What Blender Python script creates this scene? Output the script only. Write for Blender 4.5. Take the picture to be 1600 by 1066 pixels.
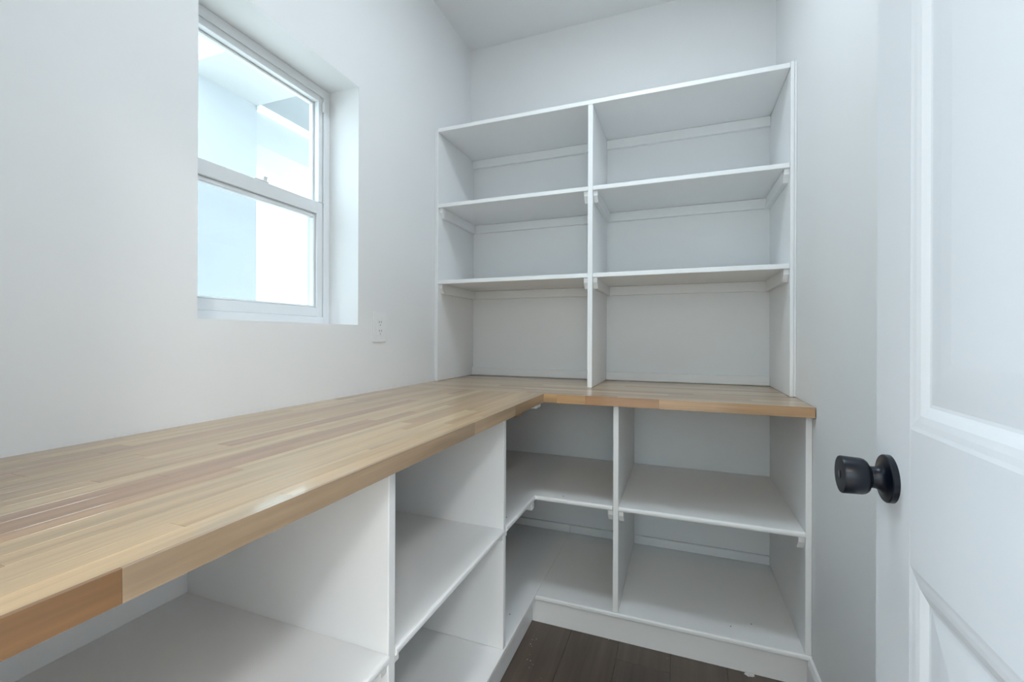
import bpy, bmesh, math, random
from mathutils import Vector, Matrix, Euler

random.seed(7)
for o in list(bpy.data.objects):
    bpy.data.objects.remove(o, do_unlink=True)
scene = bpy.context.scene
COL = scene.collection

# ------------------------------------------------------------------ camera
cam_data = bpy.data.cameras.new('camera')
cam = bpy.data.objects.new('camera', cam_data)
COL.objects.link(cam)
cam_data.sensor_width = 36.0
cam_data.lens = 689.3 / 1600 * 36.0
cam_data.shift_y = -(533 - 525.9) / 1600
cam_data.clip_start = 0.02
YAW = math.radians(20.85)
ROLL = 0.0037
cam.location = (1.1284, 0.0, 1.1397)
cam.rotation_euler = (Matrix.Rotation(YAW, 3, 'Z') @ Matrix.Rotation(math.pi / 2, 3, 'X')
                      @ Matrix.Rotation(ROLL, 3, 'Z')).to_euler()
scene.camera = cam

# ------------------------------------------------------------------ sky, sun, exposure
world = bpy.data.worlds.new('sky')
scene.world = world
world.use_nodes = True
bg = world.node_tree.nodes['Background']
bg.inputs['Color'].default_value = (0.75, 0.92, 1.0, 1)
bg.inputs['Strength'].default_value = 4.2
sun_d = bpy.data.lights.new('sun', 'SUN')
sun_d.energy = 6.0
sun_d.angle = math.radians(1.0)
sun_d.color = (1.0, 0.97, 0.92)
sun = bpy.data.objects.new('sun', sun_d)
COL.objects.link(sun)
sun.rotation_euler = Euler((math.radians(-28), math.radians(38), 0))
vs = scene.view_settings
vs.view_transform = 'Standard'
vs.look = 'None'
vs.gamma = 1.0
vs.use_curve_mapping = False
vs.exposure = 0.14
LAMP_W = 9.2        # pantry ceiling lamp, added out of view
HALL_FILL_A = 48.0        # hall ceiling lamps, added unseen to fill light through the doorway
HALL_FILL_B = 33.0
HALL_FILL_C = 14.0

# ------------------------------------------------------------------ materials
def lin(c):
    return tuple(((v / 255) / 12.92 if v / 255 <= 0.04045 else ((v / 255 + 0.055) / 1.055) ** 2.4) for v in c)

def nmat(name):
    m = bpy.data.materials.new(name)
    m.use_nodes = True
    nt = m.node_tree
    b = nt.nodes['Principled BSDF']
    return m, nt, b

def paint(name, col, rough=0.5, bump=0.0, scale=60, spec=0.5, mottling=0.012, detail=3):
    m, nt, b = nmat(name)
    N, L = nt.nodes, nt.links
    tc = N.new('ShaderNodeTexCoord')
    n1 = N.new('ShaderNodeTexNoise')
    n1.inputs['Scale'].default_value = 2.2
    n1.inputs['Detail'].default_value = 3
    L.new(tc.outputs['Object'], n1.inputs['Vector'])
    mr = N.new('ShaderNodeMapRange')
    mr.inputs['To Min'].default_value = 1 - mottling
    mr.inputs['To Max'].default_value = 1 + mottling
    L.new(n1.outputs['Fac'], mr.inputs['Value'])
    mx = N.new('ShaderNodeVectorMath')
    mx.operation = 'SCALE'
    mx.inputs[0].default_value = col
    L.new(mr.outputs['Result'], mx.inputs['Scale'])
    L.new(mx.outputs['Vector'], b.inputs['Base Color'])
    b.inputs['Roughness'].default_value = rough
    b.inputs['Specular IOR Level'].default_value = spec
    if bump > 0:
        n2 = N.new('ShaderNodeTexNoise')
        n2.inputs['Scale'].default_value = scale
        n2.inputs['Detail'].default_value = detail
        L.new(tc.outputs['Object'], n2.inputs['Vector'])
        bp = N.new('ShaderNodeBump')
        bp.inputs['Strength'].default_value = bump
        bp.inputs['Distance'].default_value = 0.003
        L.new(n2.outputs['Fac'], bp.inputs['Height'])
        L.new(bp.outputs['Normal'], b.inputs['Normal'])
    return m

M = {}
M['wall'] = paint('wall_paint', (0.88, 0.88, 0.88), 0.60, 0.20, 9, 0.35, detail=6)
M['ceil'] = paint('ceiling_paint', (0.88, 0.88, 0.88), 0.75, 0.10, 30, 0.25)
M['shelf'] = paint('shelf_paint', (0.90, 0.90, 0.90), 0.42, 0.03, 120, 0.45)
M['door'] = paint('door_paint', (0.87, 0.89, 0.92), 0.40, 0.02, 200, 0.45)
M['vinyl'] = paint('window_vinyl', (0.82, 0.83, 0.84), 0.35, 0, 1, 0.5)
M['plate'] = paint('outlet_plastic', (0.90, 0.90, 0.90), 0.30, 0, 1, 0.5)
M['slot'] = paint('outlet_slot', (0.18, 0.18, 0.18), 0.6)
M['knob'] = paint('dark_bronze_metal', lin((13, 20, 33)), 0.30, 0.0, 1, 0.6)
M['knob'].node_tree.nodes['Principled BSDF'].inputs['Metallic'].default_value = 0.35
M['knobface'] = paint('key_face_metal', lin((34, 38, 46)), 0.45, 0.0, 1, 0.5)
M['steel'] = paint('hinge_metal', lin((40, 44, 50)), 0.4)
M['stucco'] = paint('porch_stucco', (0.45, 0.45, 0.45), 0.8, 0.2, 40, 0.2)
M['column'] = paint('column_stucco', (0.42, 0.425, 0.44), 0.8, 0.2, 40, 0.2)
M['concrete'] = paint('patio_concrete', (0.62, 0.61, 0.60), 0.85, 0.2, 30, 0.2, 0.06)
M['porchceil_shade'] = paint('porch_ceiling_shade', (0.30, 0.31, 0.32), 0.8, 0, 1, 0.2)  # dimmer light on the recessed ceiling put into a darker colour
M['bounce_tile'] = paint('hall_bounce_tile', (0.66, 0.55, 0.43), 0.5, 0, 1, 0.4, 0.03)  # unseen hall floor, coloured to bounce warm light into the pantry
M['dust'] = paint('plaster_crumb', (0.75, 0.75, 0.73), 0.9)
M['speck'] = paint('dark_screw', (0.08, 0.08, 0.08), 0.6)
M['raw'] = paint('raw_wood_shim', lin((150, 112, 78)), 0.7, 0.1, 80, 0.3, 0.08)

def glass_mat():
    m, nt, b = nmat('window_glass')
    N, L = nt.nodes, nt.links
    N.remove(b)
    tr = N.new('ShaderNodeBsdfTransparent')
    tr.inputs['Color'].default_value = (0.95, 0.985, 0.99, 1)
    gl = N.new('ShaderNodeBsdfGlossy')
    gl.inputs['Roughness'].default_value = 0.01
    lw = N.new('ShaderNodeLayerWeight')
    pw_ = N.new('ShaderNodeMath')
    pw_.operation = 'POWER'
    pw_.inputs[1].default_value = 5.0
    L.new(lw.outputs['Facing'], pw_.inputs[0])
    fr = N.new('ShaderNodeMapRange')
    fr.inputs['To Min'].default_value = 0.03
    fr.inputs['To Max'].default_value = 0.9
    L.new(pw_.outputs[0], fr.inputs['Value'])
    mx = N.new('ShaderNodeMixShader')
    L.new(fr.outputs[0], mx.inputs['Fac'])
    L.new(tr.outputs[0], mx.inputs[1])
    L.new(gl.outputs[0], mx.inputs[2])
    L.new(mx.outputs[0], N['Material Output'].inputs['Surface'])
    return m
M['glass'] = glass_mat()

def screen_mat():
    m, nt, b = nmat('insect_screen_mesh')
    N, L = nt.nodes, nt.links
    N.remove(b)
    tr = N.new('ShaderNodeBsdfTransparent')
    df = N.new('ShaderNodeBsdfDiffuse')
    df.inputs['Color'].default_value = (0.25, 0.27, 0.28, 1)
    mx = N.new('ShaderNodeMixShader')
    mx.inputs['Fac'].default_value = 0.12
    L.new(tr.outputs[0], mx.inputs[1])
    L.new(df.outputs[0], mx.inputs[2])
    L.new(mx.outputs[0], N['Material Output'].inputs['Surface'])
    return m
M['screen'] = screen_mat()

def emit_mat(name, col, strength):
    m, nt, b = nmat(name)
    b.inputs['Base Color'].default_value = (0.8, 0.8, 0.8, 1)
    b.inputs['Emission Color'].default_value = (*col, 1)
    b.inputs['Emission Strength'].default_value = strength
    return m

def wood_mat(name, axis, rough, gloss_bump=0.02, streak=0.16, coat=0.0):
    """Wood tinted by each piece's own object colour, grain stretched along `axis`."""
    m, nt, b = nmat(name)
    N, L = nt.nodes, nt.links
    tc = N.new('ShaderNodeTexCoord')
    oi = N.new('ShaderNodeObjectInfo')
    ad = N.new('ShaderNodeVectorMath')
    ad.operation = 'MULTIPLY_ADD'
    L.new(oi.outputs['Random'], ad.inputs[0])
    ad.inputs[1].default_value = (9.1, 7.3, 5.7)
    L.new(tc.outputs['Object'], ad.inputs[2])
    mp = N.new('ShaderNodeMapping')
    s = [34.0, 34.0, 34.0]
    s['xyz'.index(axis)] = 1.7
    mp.inputs['Scale'].default_value = s
    L.new(ad.outputs[0], mp.inputs['Vector'])
    n1 = N.new('ShaderNodeTexNoise')
    n1.inputs['Scale'].default_value = 1.0
    n1.inputs['Detail'].default_value = 5
    n1.inputs['Distortion'].default_value = 0.5
    L.new(mp.outputs[0], n1.inputs['Vector'])
    mp2 = N.new('ShaderNodeMapping')
    s2 = [230.0, 230.0, 230.0]
    s2['xyz'.index(axis)] = 7.0
    mp2.inputs['Scale'].default_value = s2
    L.new(ad.outputs[0], mp2.inputs['Vector'])
    n2 = N.new('ShaderNodeTexNoise')
    n2.inputs['Scale'].default_value = 1.0
    n2.inputs['Detail'].default_value = 2
    L.new(mp2.outputs[0], n2.inputs['Vector'])
    r1 = N.new('ShaderNodeMapRange')
    r1.inputs['From Min'].default_value = 0.28
    r1.inputs['From Max'].default_value = 0.72
    r1.inputs['To Min'].default_value = 1 - streak
    r1.inputs['To Max'].default_value = 1 + streak * 0.55
    L.new(n1.outputs['Fac'], r1.inputs['Value'])
    r2 = N.new('ShaderNodeMapRange')
    r2.inputs['From Min'].default_value = 0.3
    r2.inputs['From Max'].default_value = 0.7
    r2.inputs['To Min'].default_value = 0.95
    r2.inputs['To Max'].default_value = 1.04
    L.new(n2.outputs['Fac'], r2.inputs['Value'])
    mu = N.new('ShaderNodeMath')
    mu.operation = 'MULTIPLY'
    L.new(r1.outputs[0], mu.inputs[0])
    L.new(r2.outputs[0], mu.inputs[1])
    sc = N.new('ShaderNodeVectorMath')
    sc.operation = 'SCALE'
    L.new(oi.outputs['Color'], sc.inputs[0])
    L.new(mu.outputs[0], sc.inputs['Scale'])
    L.new(sc.outputs[0], b.inputs['Base Color'])
    b.inputs['Roughness'].default_value = rough
    b.inputs['Specular IOR Level'].default_value = 0.5
    b.inputs['Coat Weight'].default_value = coat
    b.inputs['Coat Roughness'].default_value = 0.08
    bp = N.new('ShaderNodeBump')
    bp.inputs['Strength'].default_value = gloss_bump
    bp.inputs['Distance'].default_value = 0.002
    L.new(n1.outputs['Fac'], bp.inputs['Height'])
    L.new(bp.outputs['Normal'], b.inputs['Normal'])
    return m
M['wood_y'] = wood_mat('butcher_block_along_y', 'y', 0.35, 0.02, 0.32, 0.65)
M['wood_x'] = wood_mat('butcher_block_along_x', 'x', 0.35, 0.02, 0.32, 0.65)
M['plank'] = wood_mat('grey_brown_vinyl_plank', 'y', 0.45, 0.05, 0.30)

# ------------------------------------------------------------------ helpers
def link(ob, parent=None):
    COL.objects.link(ob)
    if parent is not None:
        ob.parent = parent
    return ob

def wloc(ob):
    p = Vector((0, 0, 0))
    while ob is not None:
        p += ob.location
        ob = ob.parent
    return p

def tag(o, label=None, cat=None, group=None, kind=None):
    if label:
        o['label'] = label
    if cat:
        o['category'] = cat
    if group:
        o['group'] = group
    if kind:
        o['kind'] = kind
    return o

def empty(name, loc, parent=None):
    e = bpy.data.objects.new(name, None)
    e.empty_display_size = 0.05
    pl = wloc(parent) if parent else Vector((0, 0, 0))
    e.location = Vector(loc) - pl
    return link(e, parent)

def mesh_obj(name, bm, mat, origin, parent=None, smooth=False):
    me = bpy.data.meshes.new(name)
    bm.normal_update()
    bm.to_mesh(me)
    bm.free()
    if smooth:
        for p in me.polygons:
            p.use_smooth = True
    me.materials.append(M[mat] if isinstance(mat, str) else mat)
    o = bpy.data.objects.new(name, me)
    pl = wloc(parent) if parent else Vector((0, 0, 0))
    o.location = Vector(origin) - pl
    return link(o, parent)

def bbox_bm(bm, lo, hi, bev=0.0, seg=1):
    c = [(a + b) / 2 for a, b in zip(lo, hi)]
    s = [abs(b - a) for a, b in zip(lo, hi)]
    r = bmesh.ops.create_cube(bm, size=1.0)
    vs_ = r['verts']
    for v in vs_:
        v.co = Vector((v.co.x * s[0] + c[0], v.co.y * s[1] + c[1], v.co.z * s[2] + c[2]))
    if bev > 0:
        es = list({e for v in vs_ for e in v.link_edges})
        bmesh.ops.bevel(bm, geom=es, offset=bev, segments=seg, affect='EDGES', profile=0.5)

def box(name, lo, hi, mat, parent=None, bev=0.0015, seg=1):
    c = Vector([(a + b) / 2 for a, b in zip(lo, hi)])
    bm = bmesh.new()
    bbox_bm(bm, Vector(lo) - c, Vector(hi) - c, bev, seg)
    return mesh_obj(name, bm, mat, c, parent)

def boxes(name, lst, mat, parent=None, bev=0.0, origin=None):
    c = Vector(origin) if origin else Vector(lst[0][0])
    bm = bmesh.new()
    for lo, hi in lst:
        bbox_bm(bm, Vector(lo) - c, Vector(hi) - c, bev)
    return mesh_obj(name, bm, mat, c, parent)

def extrude_profile(name, pts, axis, a, b, mat, parent=None, smooth=False):
    """pts: 2-D outline in the two other axes (cyclic order y,z / x,z / x,y); swept from a to b on axis."""
    bm = bmesh.new()
    other = [i for i in range(3) if i != axis]
    def mk(p, t):
        v = [0, 0, 0]
        v[other[0]], v[other[1]], v[axis] = p[0], p[1], t
        return v
    o = Vector(mk(pts[0], a))
    A = [bm.verts.new(Vector(mk(p, a)) - o) for p in pts]
    B = [bm.verts.new(Vector(mk(p, b)) - o) for p in pts]
    n = len(pts)
    for i in range(n):
        bm.faces.new((A[i], A[(i + 1) % n], B[(i + 1) % n], B[i]))
    bm.faces.new(A[::-1])
    bm.faces.new(B)
    bmesh.ops.recalc_face_normals(bm, faces=bm.faces)
    return mesh_obj(name, bm, mat, o, parent, smooth)

def nosed(name, outline, z0, z1, mat, parent, r, front):
    """Board from an xy outline; the edges for which front(p, q) is true get a rounded nosing."""
    o = Vector((outline[0][0], outline[0][1], z0))
    bm = bmesh.new()
    vb = [bm.verts.new(Vector((p[0], p[1], z0)) - o) for p in outline]
    vt = [bm.verts.new(Vector((p[0], p[1], z1)) - o) for p in outline]
    n = len(outline)
    ed = []
    for i in range(n):
        j = (i + 1) % n
        bm.faces.new((vb[i], vb[j], vt[j], vt[i]))
    bm.faces.new(vb[::-1])
    bm.faces.new(vt)
    bmesh.ops.recalc_face_normals(bm, faces=bm.faces)
    for i in range(n):
        j = (i + 1) % n
        if front(outline[i], outline[j]):
            for L_ in (vb, vt):
                e = bm.edges.get((L_[i], L_[j]))
                if e:
                    ed.append(e)
    if ed:
        bmesh.ops.bevel(bm, geom=ed, offset=r, segments=3, affect='EDGES', profile=0.5)
    return mesh_obj(name, bm, mat, o, parent)

def lathe(name, prof, mat, origin, direction, parent=None, n=40, smooth=True):
    """prof: (distance along direction, radius)."""
    bm = bmesh.new()
    d = Vector(direction).normalized()
    q = Vector((0, 0, 1)).rotation_difference(d)
    rings = []
    for h, r in prof:
        ring = []
        for k in range(n):
            a = 2 * math.pi * k / n
            ring.append(bm.verts.new(q @ Vector((r * math.cos(a), r * math.sin(a), h))))
        rings.append(ring)
    for i in range(len(rings) - 1):
        for k in range(n):
            bm.faces.new((rings[i][k], rings[i][(k + 1) % n], rings[i + 1][(k + 1) % n], rings[i + 1][k]))
    bm.faces.new(rings[0][::-1])
    bm.faces.new(rings[-1])
    bmesh.ops.recalc_face_normals(bm, faces=bm.faces)
    o = mesh_obj(name, bm, mat, origin, parent, smooth)
    if smooth:
        try:
            o.data.set_sharp_from_angle(angle=math.radians(35))
        except Exception:
            pass
    return o

# ------------------------------------------------------------------ measures (metres)
W, YB, ZC = 1.5285, 2.281, 2.775      # right wall x, back wall y, ceiling z
CT, CB = 0.92, 0.8865                 # countertop top / bottom
XF, YF = 0.639, 1.6305                # countertop front edges (left run / back run)
YD = 0.06                             # inner face of the doorway wall
WY0, WY1, WZ0, WZ1 = 0.751, 1.340, 1.181, 2.074   # window opening
RV = 0.137                            # depth of the window reveal
WT = 0.205                            # outer wall thickness

# ------------------------------------------------------------------ room shell
def struct(o):
    o['kind'] = 'structure'
    return o

struct(boxes('wall_left', [
    ((-WT, -0.06, 0), (0, WY0, ZC)),
    ((-WT, WY1, 0), (0, YB + 0.12, ZC)),
    ((-WT, WY0, 0), (0, WY1, WZ0)),
    ((-WT, WY0, WZ1), (0, WY1, ZC))], 'wall', origin=(0, 0, 0)))
struct(boxes('wall_back', [((0, YB, 0), (W, YB + 0.12, ZC))], 'wall', origin=(0, YB, 0)))
struct(boxes('wall_right', [((W, -0.06, 0), (W + 0.12, YB + 0.12, ZC))], 'wall', origin=(W, 0, 0)))
DX0, DX1, DZ = 0.62, 1.432, 2.06      # doorway opening
struct(boxes('wall_front', [
    ((0, YD - 0.12, 0), (DX0, YD, ZC)),
    ((DX1, YD - 0.12, 0), (W, YD, ZC)),
    ((DX0, YD - 0.12, DZ), (DX1, YD, ZC))], 'wall', origin=(0, YD, 0)))
HY = -2.2                             # hall beyond the doorway
struct(boxes('ceiling', [((-WT, HY - 0.1, ZC), (W + 0.9, YB + 0.12, ZC + 0.1))], 'ceil', origin=(0, 0, ZC)))
HW = (0.45, 1.75, 1.05, 2.25)         # added hall window: x0, x1, z0, z1
struct(boxes('wall_hall_back', [((-1.0, HY - 0.1, 0), (HW[0], HY, ZC)), ((HW[1], HY - 0.1, 0), (2.4, HY, ZC)),
                                ((HW[0], HY - 0.1, 0), (HW[1], HY, HW[2])), ((HW[0], HY - 0.1, HW[3]), (HW[1], HY, ZC))],
             'wall', origin=(0, HY, 0)))
struct(boxes('wall_hall_left', [((-1.1, HY, 0), (-1.0, YD - 0.12, ZC))], 'wall', origin=(-1.0, HY, 0)))
struct(boxes('wall_hall_right', [((2.4, HY, 0), (2.5, YD - 0.12, ZC))], 'wall', origin=(2.4, HY, 0)))
struct(boxes('wall_hall_front', [
    ((-1.0, YD - 0.24, 0), (-WT, YD - 0.12, ZC)),
    ((-WT, YD - 0.16, 0), (0.0, YD - 0.12, ZC)),
    ((W, YD - 0.16, 0), (2.4, YD - 0.12, ZC))], 'wall', origin=(0, YD - 0.12, 0)))
struct(boxes('ceiling_hall', [((-1.1, HY - 0.1, ZC), (-WT, YD - 0.12, ZC + 0.1))], 'ceil', origin=(-1, 0, ZC)))

# floor: sub floor and vinyl planks
struct(boxes('floor_hall', [((-1.1, HY - 0.1, -0.12), (2.5, YD - 0.10, 0.0))], 'bounce_tile', origin=(0, -1, 0)))
fl = struct(boxes('floor', [((0, YD - 0.0995, -0.12), (W, YB, -0.006))], 'speck', origin=(0, 0, 0)))
PT = [lin(c) for c in ((92, 80, 71), (84, 73, 66), (99, 87, 77), (88, 78, 71), (79, 69, 62))]
pw = 0.181
k = 0
x = 0.015
row = 0
while x < W:
    x1 = min(x + pw, W)
    y = -0.9 + (0.37 * row) % 0.9
    while y < YB:
        y0, y1 = max(y, YD - 0.0990), min(y + 1.22, YB)
        if y1 - y0 > 0.02:
            p = box('plank', (x + 0.0004, y0 + 0.0004, -0.006), (x1 - 0.0004, y1 - 0.0004, 0.0), 'plank', fl, 0.0008)
            p.color = (*random.choice(PT), 1)
        y += 1.22
    x += pw
    row += 1

# baseboards
def base_profile(t, h):
    return [(0, 0), (t, 0), (t, h * 0.86), (t * 0.55, h), (0, h)]
struct(extrude_profile('baseboard_right', [(W - a, b) for a, b in base_profile(0.014, 0.108)], 1, 0.13, 1.665, 'shelf'))

# ------------------------------------------------------------------ window
win = struct(empty('window_1', (-RV, (WY0 + WY1) / 2, WZ0)))
fx0, fx1 = -RV - 0.062, -RV
fw = 0.030
def ring(name, lo, hi, w, x0, x1, mat, parent, bev=0.0015):
    (ya, za), (yb, zb) = lo, hi
    wl, wr, wb, wt = w if isinstance(w, tuple) else (w,) * 4
    return boxes(name, [((x0, ya, za), (x1, ya + wl, zb)), ((x0, yb - wr, za), (x1, yb, zb)),
                        ((x0, ya + wl, za), (x1, yb - wr, za + wb)),
                        ((x0, ya + wl, zb - wt), (x1, yb - wr, zb))], mat, parent, bev)
ring('window_frame', (WY0, WZ0), (WY1, WZ1), fw, fx0, fx1, 'vinyl', win)
ya, yb = WY0 + fw, WY1 - fw
MZ0, MZ1 = 1.597, 1.642               # meeting rail
# raised lip of the frame around the upper light
boxes('frame_lip', [((fx1 - 0.002, yb - 0.004, MZ1), (fx1 + 0.0035, yb + 0.002, WZ1 - fw + 0.002)),
                    ((fx1 - 0.002, ya - 0.002, MZ1), (fx1 + 0.0035, ya + 0.004, WZ1 - fw + 0.002)),
                    ((fx1 - 0.002, ya, WZ1 - fw - 0.004), (fx1 + 0.0035, yb, WZ1 - fw + 0.002))], 'vinyl', win, 0.001)
us = empty('upper_sash', (-RV - 0.03, (ya + yb) / 2, MZ0), win)
xs0, xs1 = -RV - 0.046, -RV - 0.0035
boxes('sash_rail', [((xs0, ya, MZ1 + 0.0005), (xs1, ya + 0.022, WZ1 - fw)), ((xs0, yb - 0.022, MZ1 + 0.0005), (xs1, yb, WZ1 - fw)),
                    ((xs0, ya + 0.022, WZ1 - fw - 0.024), (xs1, yb - 0.022, WZ1 - fw)),
                    ((-RV - 0.060, ya, MZ0), (-RV - 0.036, yb, MZ0 + 0.03))], 'vinyl', us, 0.0015)
ring('glazing_bead', (ya + 0.022, MZ0 + 0.03), (yb - 0.022, WZ1 - fw - 0.024), 0.007, -RV - 0.046, -RV - 0.026, 'vinyl', us, 0.003)
box('glass_pane', (-RV - 0.042, ya + 0.02, MZ0 + 0.02), (-RV - 0.038, yb - 0.02, WZ1 - fw - 0.02), 'glass', us, 0)
ls = empty('lower_sash', (-RV - 0.01, (ya + yb) / 2, WZ0 + fw), win)
ring('sash_rail', (ya + 0.001, WZ0 + fw), (yb - 0.001, MZ1), (0.028, 0.028, 0.034, MZ1 - MZ0), -RV - 0.034, -RV - 0.004, 'vinyl', ls)
ring('glazing_bead', (ya + 0.029, WZ0 + fw + 0.034), (yb - 0.029, MZ0), (0.008, 0.008, 0.008, 0.016), -RV - 0.034, -RV - 0.012, 'vinyl', ls, 0.003)
box('glass_pane', (-RV - 0.031, ya + 0.025, WZ0 + fw + 0.03), (-RV - 0.027, yb - 0.025, MZ0 + 0.01), 'glass', ls, 0)
lt = box('sash_lock', (-RV - 0.030, 1.025, MZ1), (-RV - 0.006, 1.078, MZ1 + 0.006), 'vinyl', ls, 0.002)
extrude_profile('lock_lever', [(-RV - 0.026, MZ1 + 0.006), (-RV - 0.010, MZ1 + 0.006), (-RV - 0.006, MZ1 + 0.020),
                               (-RV - 0.014, MZ1 + 0.020)], 1, 1.058, 1.072, 'vinyl', lt)
box('sash_stop', (fx1 - 0.004, yb - 0.008, 1.985), (fx1 + 0.008, yb + 0.002, 2.022), 'vinyl', win, 0.002)
sc = ring('insect_screen', (ya, WZ0 + fw), (yb, MZ0 + 0.02), 0.012, fx0 - 0.012, fx0 - 0.004, 'vinyl', win)
box('screen_mesh', (fx0 - 0.0085, ya + 0.01, WZ0 + fw + 0.01), (fx0 - 0.0075, yb - 0.01, MZ0 + 0.012), 'screen', sc, 0)

# unseen window added in the hall to send daylight through the doorway
w2 = struct(empty('added_window', ((HW[0] + HW[1]) / 2, HY - 0.06, HW[2])))
xa, xb, za, zb = HW
boxes('window_frame', [((xa, HY - 0.08, za), (xa + 0.05, HY - 0.03, zb)), ((xb - 0.05, HY - 0.08, za), (xb, HY - 0.03, zb)),
                       ((xa + 0.05, HY - 0.08, za), (xb - 0.05, HY - 0.03, za + 0.05)),
                       ((xa + 0.05, HY - 0.08, zb - 0.05), (xb - 0.05, HY - 0.03, zb))], 'vinyl', w2, 0.002)
box('glass_pane', (xa + 0.045, HY - 0.058, za + 0.045), (xb - 0.045, HY - 0.054, zb - 0.045), 'glass', w2, 0)

# ------------------------------------------------------------------ porch seen through the window
struct(boxes('ground', [((-14, -12, -0.3), (-WT - 0.001, 16, -0.12)), ((-WT, -12, -0.3), (6, HY - 0.101, -0.12))], 'concrete', origin=(-5, 0, -0.2)))
PX = -1.65
tag(box('porch_column', (PX - 0.48, 1.757, -0.12), (PX, 2.252, 2.75), 'column', None, 0),
    'broad white stucco porch column outside the window', 'column')
tag(box('porch_beam', (PX - 0.48, 1.757, 2.75), (-WT, 2.252, 3.05), 'stucco', None, 0),
    'white stucco porch beam running from the wall to the column outside', 'beam')
hd = tag(empty('porch_header', (PX - 0.2, 2.252, 2.49)), 'white stucco header spanning beyond the porch column outside', 'beam')
box('header_face', (PX - 0.40, 2.2521, 2.49), (PX - 0.015, 5.0, 2.72), 'stucco', hd, 0)
box('header_trim', (PX - 0.40, 2.2525, 2.72), (PX + 0.02, 5.0, 2.775), 'shelf', hd, 0.004)
tag(box('porch_ceiling', (PX + 0.02, 2.2525, 2.762), (-WT, 5.0, 3.0), 'porchceil_shade', None, 0),
    'porch ceiling above the opening outside the window, its shade painted grey', 'ceiling')
tag(box('porch_post', (PX - 0.40, 4.6, -0.12), (PX, 5.0, 2.49), 'stucco', None, 0.006),
    'far white stucco post carrying the porch header', 'column')

# ------------------------------------------------------------------ countertops of glued staves
def wd_(c):
    m = sum(c) / 3
    t = lin(tuple(1.10 * v - 0.10 * m for v in c))
    return (0.75 * t[0], 0.70 * t[1], 0.64 * t[2])
TONES = [wd_(c) for c in ((217, 192, 158), (209, 181, 146), (222, 199, 168), (204, 175, 141), (214, 188, 152),
                          (196, 166, 135), (211, 184, 153), (188, 157, 130))]
def staves(parent, along, widths, a0, a1, c0, mat, specials):
    """Rows of staves: `along` 'x' or 'y' is the grain, rows stack from c0 on the other axis."""
    c = c0
    for r, w in enumerate(widths):
        cuts = specials.get(r)
        if cuts is None:
            cuts = []
            p = a0 + random.uniform(0.12, 0.75)
            while p < a1 - 0.08:
                cuts.append((p, None))
                p += random.uniform(0.32, 0.85)
            cuts.append((a1, None))
        s = a0
        for e, tone in cuts:
            tone = tone or random.choice(TONES)
            g = 0.00012
            if along == 'y':
                o = box('stave', (c + g, s + g, CB), (c + w - g, e - g, CT), mat, parent, 0.0003)
            else:
                o = box('stave', (s + g, c + g, CB), (e - g, c + w - g, CT), mat, parent, 0.0003)
            o.color = (*tone, 1)
            s = e
        c += w

ct1 = tag(empty('countertop', (0.32, 0.85, CB)), 'long butcher-block countertop running along the wall under the window', 'countertop')
wd = [0.044, 0.031, 0.040, 0.026, 0.038, 0.034, 0.029, 0.041, 0.027, 0.036, 0.030, 0.042, 0.030, 0.038, 0.031, 0.041, 0.027, 0.034, 0.006]
wd[4] += XF - 0.001 - sum(wd)
t_lt, t_md, t_pk, t_dk = wd_((222, 198, 162)), wd_((208, 179, 142)), wd_((190, 156, 128)), wd_((146, 112, 76))
E1 = YF - 0.0004
spec = {
    17: [(0.46, t_lt), (1.10, wd_((216, 190, 154))), (E1, t_md)],
    18: [(0.258, t_dk), (1.02, wd_((188, 166, 142))), (1.32, wd_((197, 174, 147))), (E1, wd_((190, 163, 132)))],  # thin front strip: wood tones darkened for the shade on the edge
    16: [(0.34, t_lt), (0.98, wd_((218, 192, 154))), (E1, t_md)],
    15: [(0.70, t_lt), (1.18, wd_((224, 201, 166))), (E1, t_md)],
    14: [(0.22, t_pk), (0.88, wd_((219, 194, 158))), (E1, t_md)],
    13: [(0.95, t_lt), (E1, wd_((201, 172, 139)))],
    12: [(0.52, wd_((198, 166, 134))), (1.24, t_lt), (E1, t_md)],
    11: [(0.66, t_pk), (1.1, wd_((196, 164, 132))), (E1, t_md)],
    10: [(0.45, wd_((190, 156, 128))), (0.95, t_pk), (E1, t_lt)],
    9: [(0.80, t_lt), (E1, wd_((212, 184, 150)))],
    7: [(0.62, wd_((214, 188, 154))), (1.3, t_pk), (E1, t_md)],
}
staves(ct1, 'y', wd, YD + 0.001, YF - 0.0004, 0.0008, 'wood_y', spec)
ct2 = tag(empty('countertop', (0.76, 1.95, CB)), 'shorter butcher-block countertop along the back wall beneath the upper shelves', 'countertop')
wd2 = [0.006, 0.036, 0.050, 0.038, 0.046, 0.052, 0.040, 0.048, 0.044, 0.052, 0.040, 0.046, 0.050, 0.040, 0.050]
wd2[-1] += (YB - 0.0008 - YF) - sum(wd2)
XE = W - 0.0025
spec2 = {0: [(0.69, wd_((200, 166, 126))), (0.80, wd_((206, 170, 130))), (1.06, wd_((192, 150, 112))), (XE, wd_((205, 172, 137)))],  # thin front strip: grain figure, with the edge's shade in its tones
         2: [(0.52, wd_((214, 190, 160))), (1.15, wd_((205, 178, 150))), (XE, wd_((210, 184, 154)))]}
staves(ct2, 'x', wd2, 0.0008, XE, YF, 'wood_x', spec2)

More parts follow.
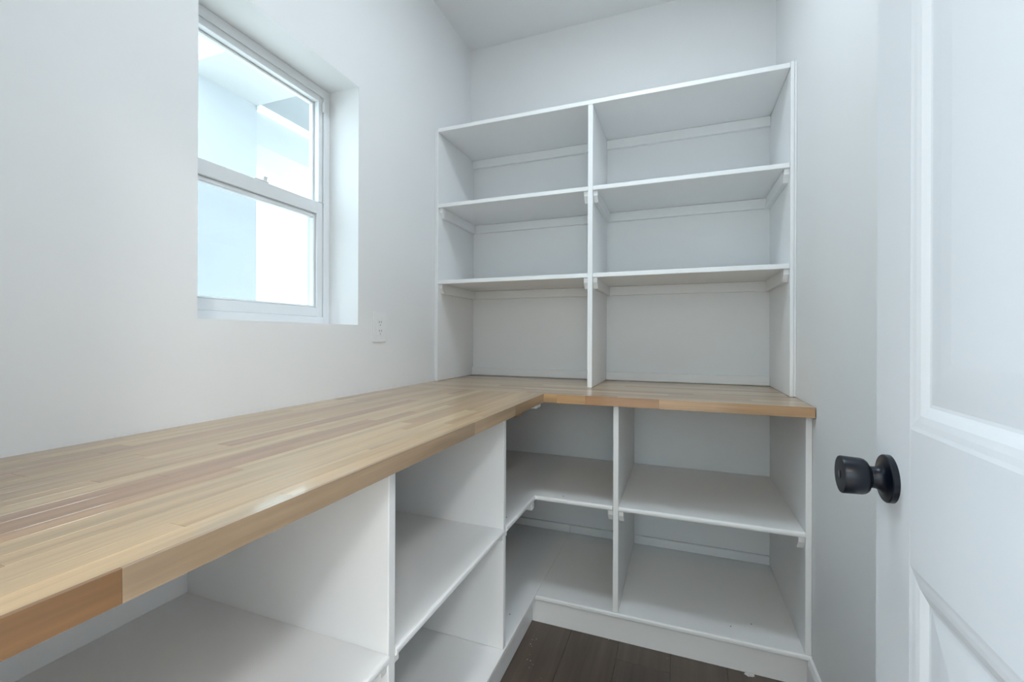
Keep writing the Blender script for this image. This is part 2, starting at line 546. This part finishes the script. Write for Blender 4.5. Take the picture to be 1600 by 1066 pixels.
# ------------------------------------------------------------------ L-shaped base shelving
base = tag(empty('base_shelving', (0.6, 1.6, 0)), 'white painted L-shaped open base shelving under the butcher-block countertops', 'shelving')
XS, YS = 0.5959, 1.6668               # shelf fronts
XK, YK = 0.578, 1.6855                # kick board fronts
ZM0, ZM1 = 0.4908, 0.5093             # middle shelf
ZB0, ZB1 = 0.0952, 0.1138             # bottom shelf
YA = (0.7288, 0.7510)                 # divider between near and middle bay
YBd = (1.3385, 1.3592)                # divider between middle and corner bay
XC = (0.8968, 0.9168)                 # divider between corner and right bay
XD = (1.5095, W - 0.0006)             # end panel
g = 0.0006
Y00 = YD + 0.001
# kick boards
box('kick_board', (XK - 0.018, Y00, 0.0), (XK, YK + 0.018, ZB0 - g), 'shelf', base, 0.001)
box('kick_board', (XK + g, YK, 0.0), (W - g, YK + 0.018, ZB0 - g), 'shelf', base, 0.001)
# bottom boards (left run carries on to the back wall)
isx = lambda p, q: abs(p[0] - XS) < 1e-6 and abs(q[0] - XS) < 1e-6
isy = lambda p, q: abs(p[1] - YS) < 1e-6 and abs(q[1] - YS) < 1e-6
nosed('bottom_shelf', [(g, Y00), (XS, Y00), (XS, YS), (XS - 0.0005, YS), (XS - 0.0005, YB - g), (g, YB - g)], ZB0, ZB1, 'shelf', base, 0.006,
      lambda p, q: abs(p[0] - XS) < 1e-6 and abs(q[0] - XS) < 1e-6)
nosed('bottom_shelf', [(XS + 0.0006, YS), (W - g, YS), (W - g, YB - g), (XS + 0.0006, YB - g)], ZB0, ZB1, 'shelf', base, 0.006, isy)
# dividers and end panels
def panel_x(y0, y1, xf, name='divider'):
    return box(name, (g, y0, ZB1 + g), (xf, y1, CB - g), 'shelf', base, 0.002, 2)
panel_x(YA[0], YA[1], XS - 0.004)
panel_x(YBd[0], YBd[1], XS - 0.004)
panel_x(Y00, Y00 + 0.02, XS - 0.004, 'end_panel')
box('divider', (XC[0], YS + 0.004, ZB1 + g), (XC[1], YB - g, CB - g), 'shelf', base, 0.002, 2)
box('end_panel', (XD[0], YS + 0.004, ZB1 + g), (XD[1], YB - g, CB - g), 'shelf', base, 0.002, 2)
# middle shelves
def mid(outline, front):
    return nosed('middle_shelf', outline, ZM0, ZM1, 'shelf', base, 0.007, front)
mid([(g, Y00 + 0.021), (XS, Y00 + 0.021), (XS, YA[0] - g), (g, YA[0] - g)], isx)
mid([(g, YA[1] + g), (XS, YA[1] + g), (XS, YBd[0] - g), (g, YBd[0] - g)], isx)
mid([(g, YBd[1] + g), (XS, YBd[1] + g), (XS, YS), (XC[0] - g, YS), (XC[0] - g, YB - g), (g, YB - g)],
    lambda p, q: isx(p, q) or isy(p, q))
mid([(XC[1] + g, YS), (XD[0] - g, YS), (XD[0] - g, YB - g), (XC[1] + g, YB - g)], isy)
# cleats under the middle shelves; fronts are clipped at the lower corner
CH = 0.042
def cleat(axis, a0, a1, b0, b1, z1, h=CH, parent=base, clip=0.016, frontdir=1, lip=0.016):
    """Cleat along `axis` from a0 (wall end) to a1 (front end), across b0..b1, top at z1."""
    s = 1 if a1 > a0 else -1
    pts = [(a0, z1 - h), (a1 - s * clip * 1.3, z1 - h), (a1, z1 - lip), (a1, z1), (a0, z1)]
    oth = 1 - axis
    return extrude_profile('cleat', pts, oth, b0, b1, 'shelf', parent)
zc = ZM0 - g
for (b0, b1) in ((YA[0] - 0.018 - g, YA[0] - g), (YA[1] + g, YA[1] + 0.018), (YBd[0] - 0.018 - g, YBd[0] - g), (YBd[1] + g, YBd[1] + 0.018)):
    cleat(0, 0.001, XS - 0.008, b0, b1, zc)
for (b0, b1) in ((XC[0] - 0.018 - g, XC[0] - g), (XC[1] + g, XC[1] + 0.018), (XD[0] - 0.018 - g, XD[0] - g)):
    cleat(1, YB - 0.017, YS + 0.008, b0, b1, zc)
box('support_block', (XS - 0.045, YS - 0.034, ZM0 - 0.030), (XS - 0.004, YS - 0.004, ZM0 - g), 'shelf', base, 0.003)
box('support_block', (XF - 0.06, YF - 0.062, CB - 0.017), (XF - 0.010, YF - 0.004, CB - g), 'shelf', base, 0.003)
box('shim', (XS - 0.02, YBd[1] + 0.002, CB - 0.013), (XF - 0.014, YBd[1] + 0.06, CB - g), 'raw', base, 0.001)
# back strips above the bottom shelf and along the near bay
box('back_strip', (XS, YB - 0.016, ZB1 + g), (XC[0] - g, YB - g, ZB1 + 0.040), 'shelf', base, 0.002)
box('back_strip', (g, YB - 0.016, ZB1 + g), (XS - g, YB - g, ZB1 + 0.040), 'shelf', base, 0.002)
box('back_strip', (XC[1] + g, YB - 0.016, ZB1 + g), (XD[0] - g, YB - g, ZB1 + 0.040), 'shelf', base, 0.002)
# small dark screws left in the boards
for (sx, sy, sz) in ((0.50, 1.06, ZB1), (0.565, 1.43, ZM1), (0.70, 1.70, ZM1), (0.545, 1.52, ZB1), (1.30, 1.74, ZB1), (1.37, 1.78, ZB1)):
    lathe('screw', [(0, 0.0022), (0.0006, 0.0022), (0.0009, 0.0012)], 'speck', (sx, sy, sz), (0, 0, 1), base, 10)

# ------------------------------------------------------------------ upper shelving
up = tag(empty('wall_shelving', (0.76, 2.08, CT)), 'white painted built-in wall shelving standing on the back countertop', 'shelving')
YU = 1.8834
UZ = [(2.1359, 2.1545), (1.7672, 1.7855), (1.3940, 1.4128)]
XUL, XUR = 0.022, W - 0.022
XM = (0.7565, 0.7775)
ZU = UZ[0][1]
u0 = CT + 0.0008
box('side_panel', (0.0125, YU, u0), (XUL, YB - g, ZU), 'shelf', up, 0.001)
box('scribe_strip', (g, YU + 0.004, u0), (0.0120, YU + 0.03, ZU), 'shelf', up, 0.0015)
box('side_panel', (XUR, YU, u0), (W - 0.010, YB - g, ZU + 0.004), 'shelf', up, 0.001)
box('scribe_strip', (W - 0.0095, YU + 0.003, u0), (W - g, YU + 0.03, ZU + 0.004), 'shelf', up, 0.0015)
box('divider', (XM[0], YU, u0), (XM[1], YB - g, UZ[0][0] - g), 'shelf', up, 0.002, 2)
box('top_shelf', (XUL + g, YU, UZ[0][0]), (XUR - g, YB - g, UZ[0][1]), 'shelf', up, 0.002, 2)
for z0, z1 in UZ[1:]:
    for xa, xb in ((XUL + g, XM[0] - g), (XM[1] + g, XUR - g)):
        box('shelf', (xa, YU + 0.001, z0), (xb, YB - g, z1), 'shelf', up, 0.002, 2)
        cleat(1, YB - 0.020, YU + 0.012, xa, xa + 0.018, z0 - g, 0.045, up, 0.016, lip=0.020)
        cleat(1, YB - 0.020, YU + 0.012, xb - 0.018, xb, z0 - g, 0.045, up, 0.016, lip=0.020)
        box('back_cleat', (xa, YB - 0.019, z0 - 0.045), (xb, YB - g, z0 - g), 'shelf', up, 0.0015)
for xa, xb in ((XUL + g, XM[0] - g), (XM[1] + g, XUR - g)):
    box('back_cleat', (xa, YB - 0.019, UZ[0][0] - 0.045), (xb, YB - g, UZ[0][0] - g), 'shelf', up, 0.0015)
    box('back_splash', (xa, YB - 0.022, u0), (xb, YB - g, CT + 0.044), 'shelf', up, 0.003)

# ------------------------------------------------------------------ outlet by the window
oy, oz = 1.462, 1.1750
ot = tag(empty('electrical_outlet', (0, oy, oz)), 'white rectangular electrical outlet on the wall beside the window', 'outlet')
def rbox_x(name, x0, x1, yc, zc_, w, h, mat, parent, bev):
    return box(name, (x0, yc - w / 2, zc_ - h / 2), (x1, yc + w / 2, zc_ + h / 2), mat, parent, bev, 2)
pl_ = rbox_x('cover_plate', 0.0004, 0.0062, oy, oz, 0.081, 0.119, 'plate', ot, 0.0022)
rc = rbox_x('receptacle', 0.0056, 0.0080, oy, oz, 0.034, 0.067, 'plate', ot, 0.0010)
for dz in (0.0205, -0.0145):
    for dy in (-0.0064, 0.0064):
        box('contact_slot', (0.0076, oy + dy - 0.0013, oz + dz - 0.0045), (0.0083, oy + dy + 0.0013, oz + dz + 0.0045), 'slot', rc, 0)
for dz in (0.0085, -0.0265):
    box('ground_slot', (0.0076, oy - 0.0022, oz + dz - 0.0026), (0.0083, oy + 0.0022, oz + dz + 0.0022), 'slot', rc, 0.0006)

# ------------------------------------------------------------------ open door
HX, HYd = 1.3920, 0.0625
DWd, DT = 0.7495, 0.035
door = struct(empty('door_1', (HX, HYd, 0.0)))
dy0, dy1 = HYd, HYd + DWd
dz0, dz1 = 0.010, 2.040
ST = 0.108                            # stile width
RZ = [(dz0, 0.215), (0.852, 1.024), (1.93, dz1)]
for a, b in ((dy0, dy0 + ST), (dy1 - ST, dy1)):
    box('stile', (HX, a, dz0), (HX + DT, b, dz1), 'door', door, 0.0006)
for a, b in RZ:
    box('rail', (HX, dy0 + ST, a), (HX + DT, dy1 - ST, b), 'door', door, 0.0)
def door_panel(z0, z1):
    y0, y1 = dy0 + ST, dy1 - ST
    prof = [(0.0, 0.0), (0.005, 0.0008), (0.012, 0.0014), (0.020, 0.0026), (0.027, 0.0050), (0.032, 0.0068),
            (0.036, 0.0072), (0.041, 0.0068), (0.060, 0.0050)]
    bm = bmesh.new()
    o = Vector((HX, y0, z0))
    def rect(d, x):
        return [bm.verts.new(Vector((x, yy, zz)) - o) for yy, zz in
                ((y0 + d, z0 + d), (y1 - d, z0 + d), (y1 - d, z1 - d), (y0 + d, z1 - d))]
    rs = [rect(d, HX + h) for d, h in prof]
    rs.append(rect(0.085, HX + 0.0035))
    rs2 = [rect(0.0, HX + DT - 0.004)]
    for A, B in zip(rs[:-1], rs[1:]):
        for i in range(4):
            bm.faces.new((A[i], A[(i + 1) % 4], B[(i + 1) % 4], B[i]))
    bm.faces.new(rs[-1])
    for i in range(4):
        bm.faces.new((rs2[0][i], rs2[0][(i + 1) % 4], rs[0][(i + 1) % 4], rs[0][i]))
    bm.faces.new(rs2[0][::-1])
    bmesh.ops.recalc_face_normals(bm, faces=bm.faces)
    return mesh_obj('door_panel', bm, 'door', o, door)
door_panel(1.024, 1.93)
door_panel(0.215, 0.852)
ky, kz = 0.7625, 0.9432
kn = empty('door_knob', (HX, ky, kz), door)
KD = (-1, 0, 0)
lathe('rosette', [(0.0, 0.0327), (0.0065, 0.0327), (0.0078, 0.0315), (0.0085, 0.027), (0.0105, 0.0205), (0.0135, 0.0168),
                  (0.018, 0.0150), (0.0235, 0.0148), (0.0236, 0.0125), (0.026, 0.0125)], 'knob', (HX, ky, kz), KD, kn, 56)
lathe('grip', [(0.0255, 0.012), (0.0258, 0.0185), (0.0275, 0.0220), (0.0305, 0.0243), (0.0345, 0.0253), (0.0570, 0.0262), (0.0582, 0.0255)],
      'knob', (HX, ky, kz), KD, kn, 56)
lathe('key_cylinder', [(0.0580, 0.0250), (0.0585, 0.0250), (0.0586, 0.0244)], 'knobface', (HX, ky, kz), KD, kn, 48)
lathe('keyway', [(0.0584, 0.0058), (0.0592, 0.0058), (0.0594, 0.0048)], 'knob', (HX, ky, kz), KD, kn, 24)
box('key_slot', (HX - 0.0598, ky - 0.0012, kz - 0.0040), (HX - 0.0592, ky + 0.0012, kz + 0.0040), 'slot', kn, 0)
for hz in (0.22, 1.05, 1.83):
    lathe('hinge', [(0, 0.005), (0.09, 0.005)], 'steel', (HX + 0.002, HYd - 0.007, hz), (0, 0, 1), door, 12)
door.rotation_euler = (0, 0, math.radians(-0.9))

# ------------------------------------------------------------------ crumbs on the floor
bm = bmesh.new()
for (cx, cy, r) in ((0.6152, 1.5523, .0016), (0.6143, 1.5778, .0011), (0.6267, 1.5864, .0012), (0.6418, 1.4728, .0013), (0.6293, 1.4745, .0012),
                    (0.8815, 1.6812, .0013), (0.622, 1.543, .0009), (0.630, 1.50, .0008), (0.655, 1.46, .0009), (0.648, 1.44, .0010), (1.09, 1.66, .0010),
                    (0.70, 1.41, .0007), (0.612, 1.60, .0007)):
    q = bmesh.ops.create_icosphere(bm, subdivisions=1, radius=r)['verts']
    for v in q:
        v.co = Vector((v.co.x * random.uniform(.8, 1.4) + cx, v.co.y * random.uniform(.8, 1.4) + cy, v.co.z * 0.6 + r * 0.55))
tag(mesh_obj('plaster_crumbs', bm, 'dust', (0, 0, 0)), 'tiny white plaster crumbs scattered on the dark floor by the kick boards', 'crumbs', kind='stuff')
bm = bmesh.new()
pts = [(-.016, .0, 0), (-.004, -.008, .0), (.010, -.005, 0), (.017, .001, 0), (.0, .003, 0)]
vb = [bm.verts.new(p) for p in pts]
vt = [bm.verts.new((p[0] * .8, p[1] * .8, .006 + .003 * (i % 2))) for i, p in enumerate(pts)]
for i in range(5):
    bm.faces.new((vb[i], vb[(i + 1) % 5], vt[(i + 1) % 5], vt[i]))
bm.faces.new(vb[::-1])
bm.faces.new(vt)
bmesh.ops.recalc_face_normals(bm, faces=bm.faces)
tag(mesh_obj('caulk_scrap', bm, 'dust', (1.3505, 1.676, 0.0002)), 'small pale scrap of caulk lying against the white kick board', 'scrap')

# ------------------------------------------------------------------ lamps, unseen and added to even out the light
def added_ceiling_lamp(loc, r, watts, col, label):
    root = tag(empty('added_ceiling_lamp', loc), label, 'lamp')
    area = math.pi * r * r
    m = emit_mat('lamp_diffuser', col, watts / (math.pi * area))
    lathe('lamp_base', [(0.0002, r + 0.012), (0.018, r + 0.012), (0.020, r + 0.004), (0.020, r * 0.3)], 'plate', loc, (0, 0, -1), root, 48)
    lathe('lamp_diffuser', [(0.0205, r), (0.028, r * 0.97), (0.033, r * 0.8), (0.035, r * 0.4)], m, loc, (0, 0, -1), root, 48)
    return root
added_ceiling_lamp((0.95, 1.12, ZC), 0.17, LAMP_W, (0.78, 0.91, 1.0), 'round white flush ceiling lamp added unseen inside the pantry')  # overhead light inferred from the knob's shadow; lamp added to even the room
added_ceiling_lamp((-0.6, -1.2, ZC), 0.20, HALL_FILL_A, (0.66, 0.84, 1.0), 'unseen cool white ceiling lamp added as fill at the closed end of the hall')
added_ceiling_lamp((2.0, -1.2, ZC), 0.20, HALL_FILL_B, (0.94, 0.95, 0.94), 'unseen white ceiling lamp added as fill in the hall behind the open door')
added_ceiling_lamp((0.9, -1.5, ZC), 0.15, HALL_FILL_C, (1.0, 0.80, 0.55), 'unseen small warm ceiling lamp added as fill facing the pantry doorway')
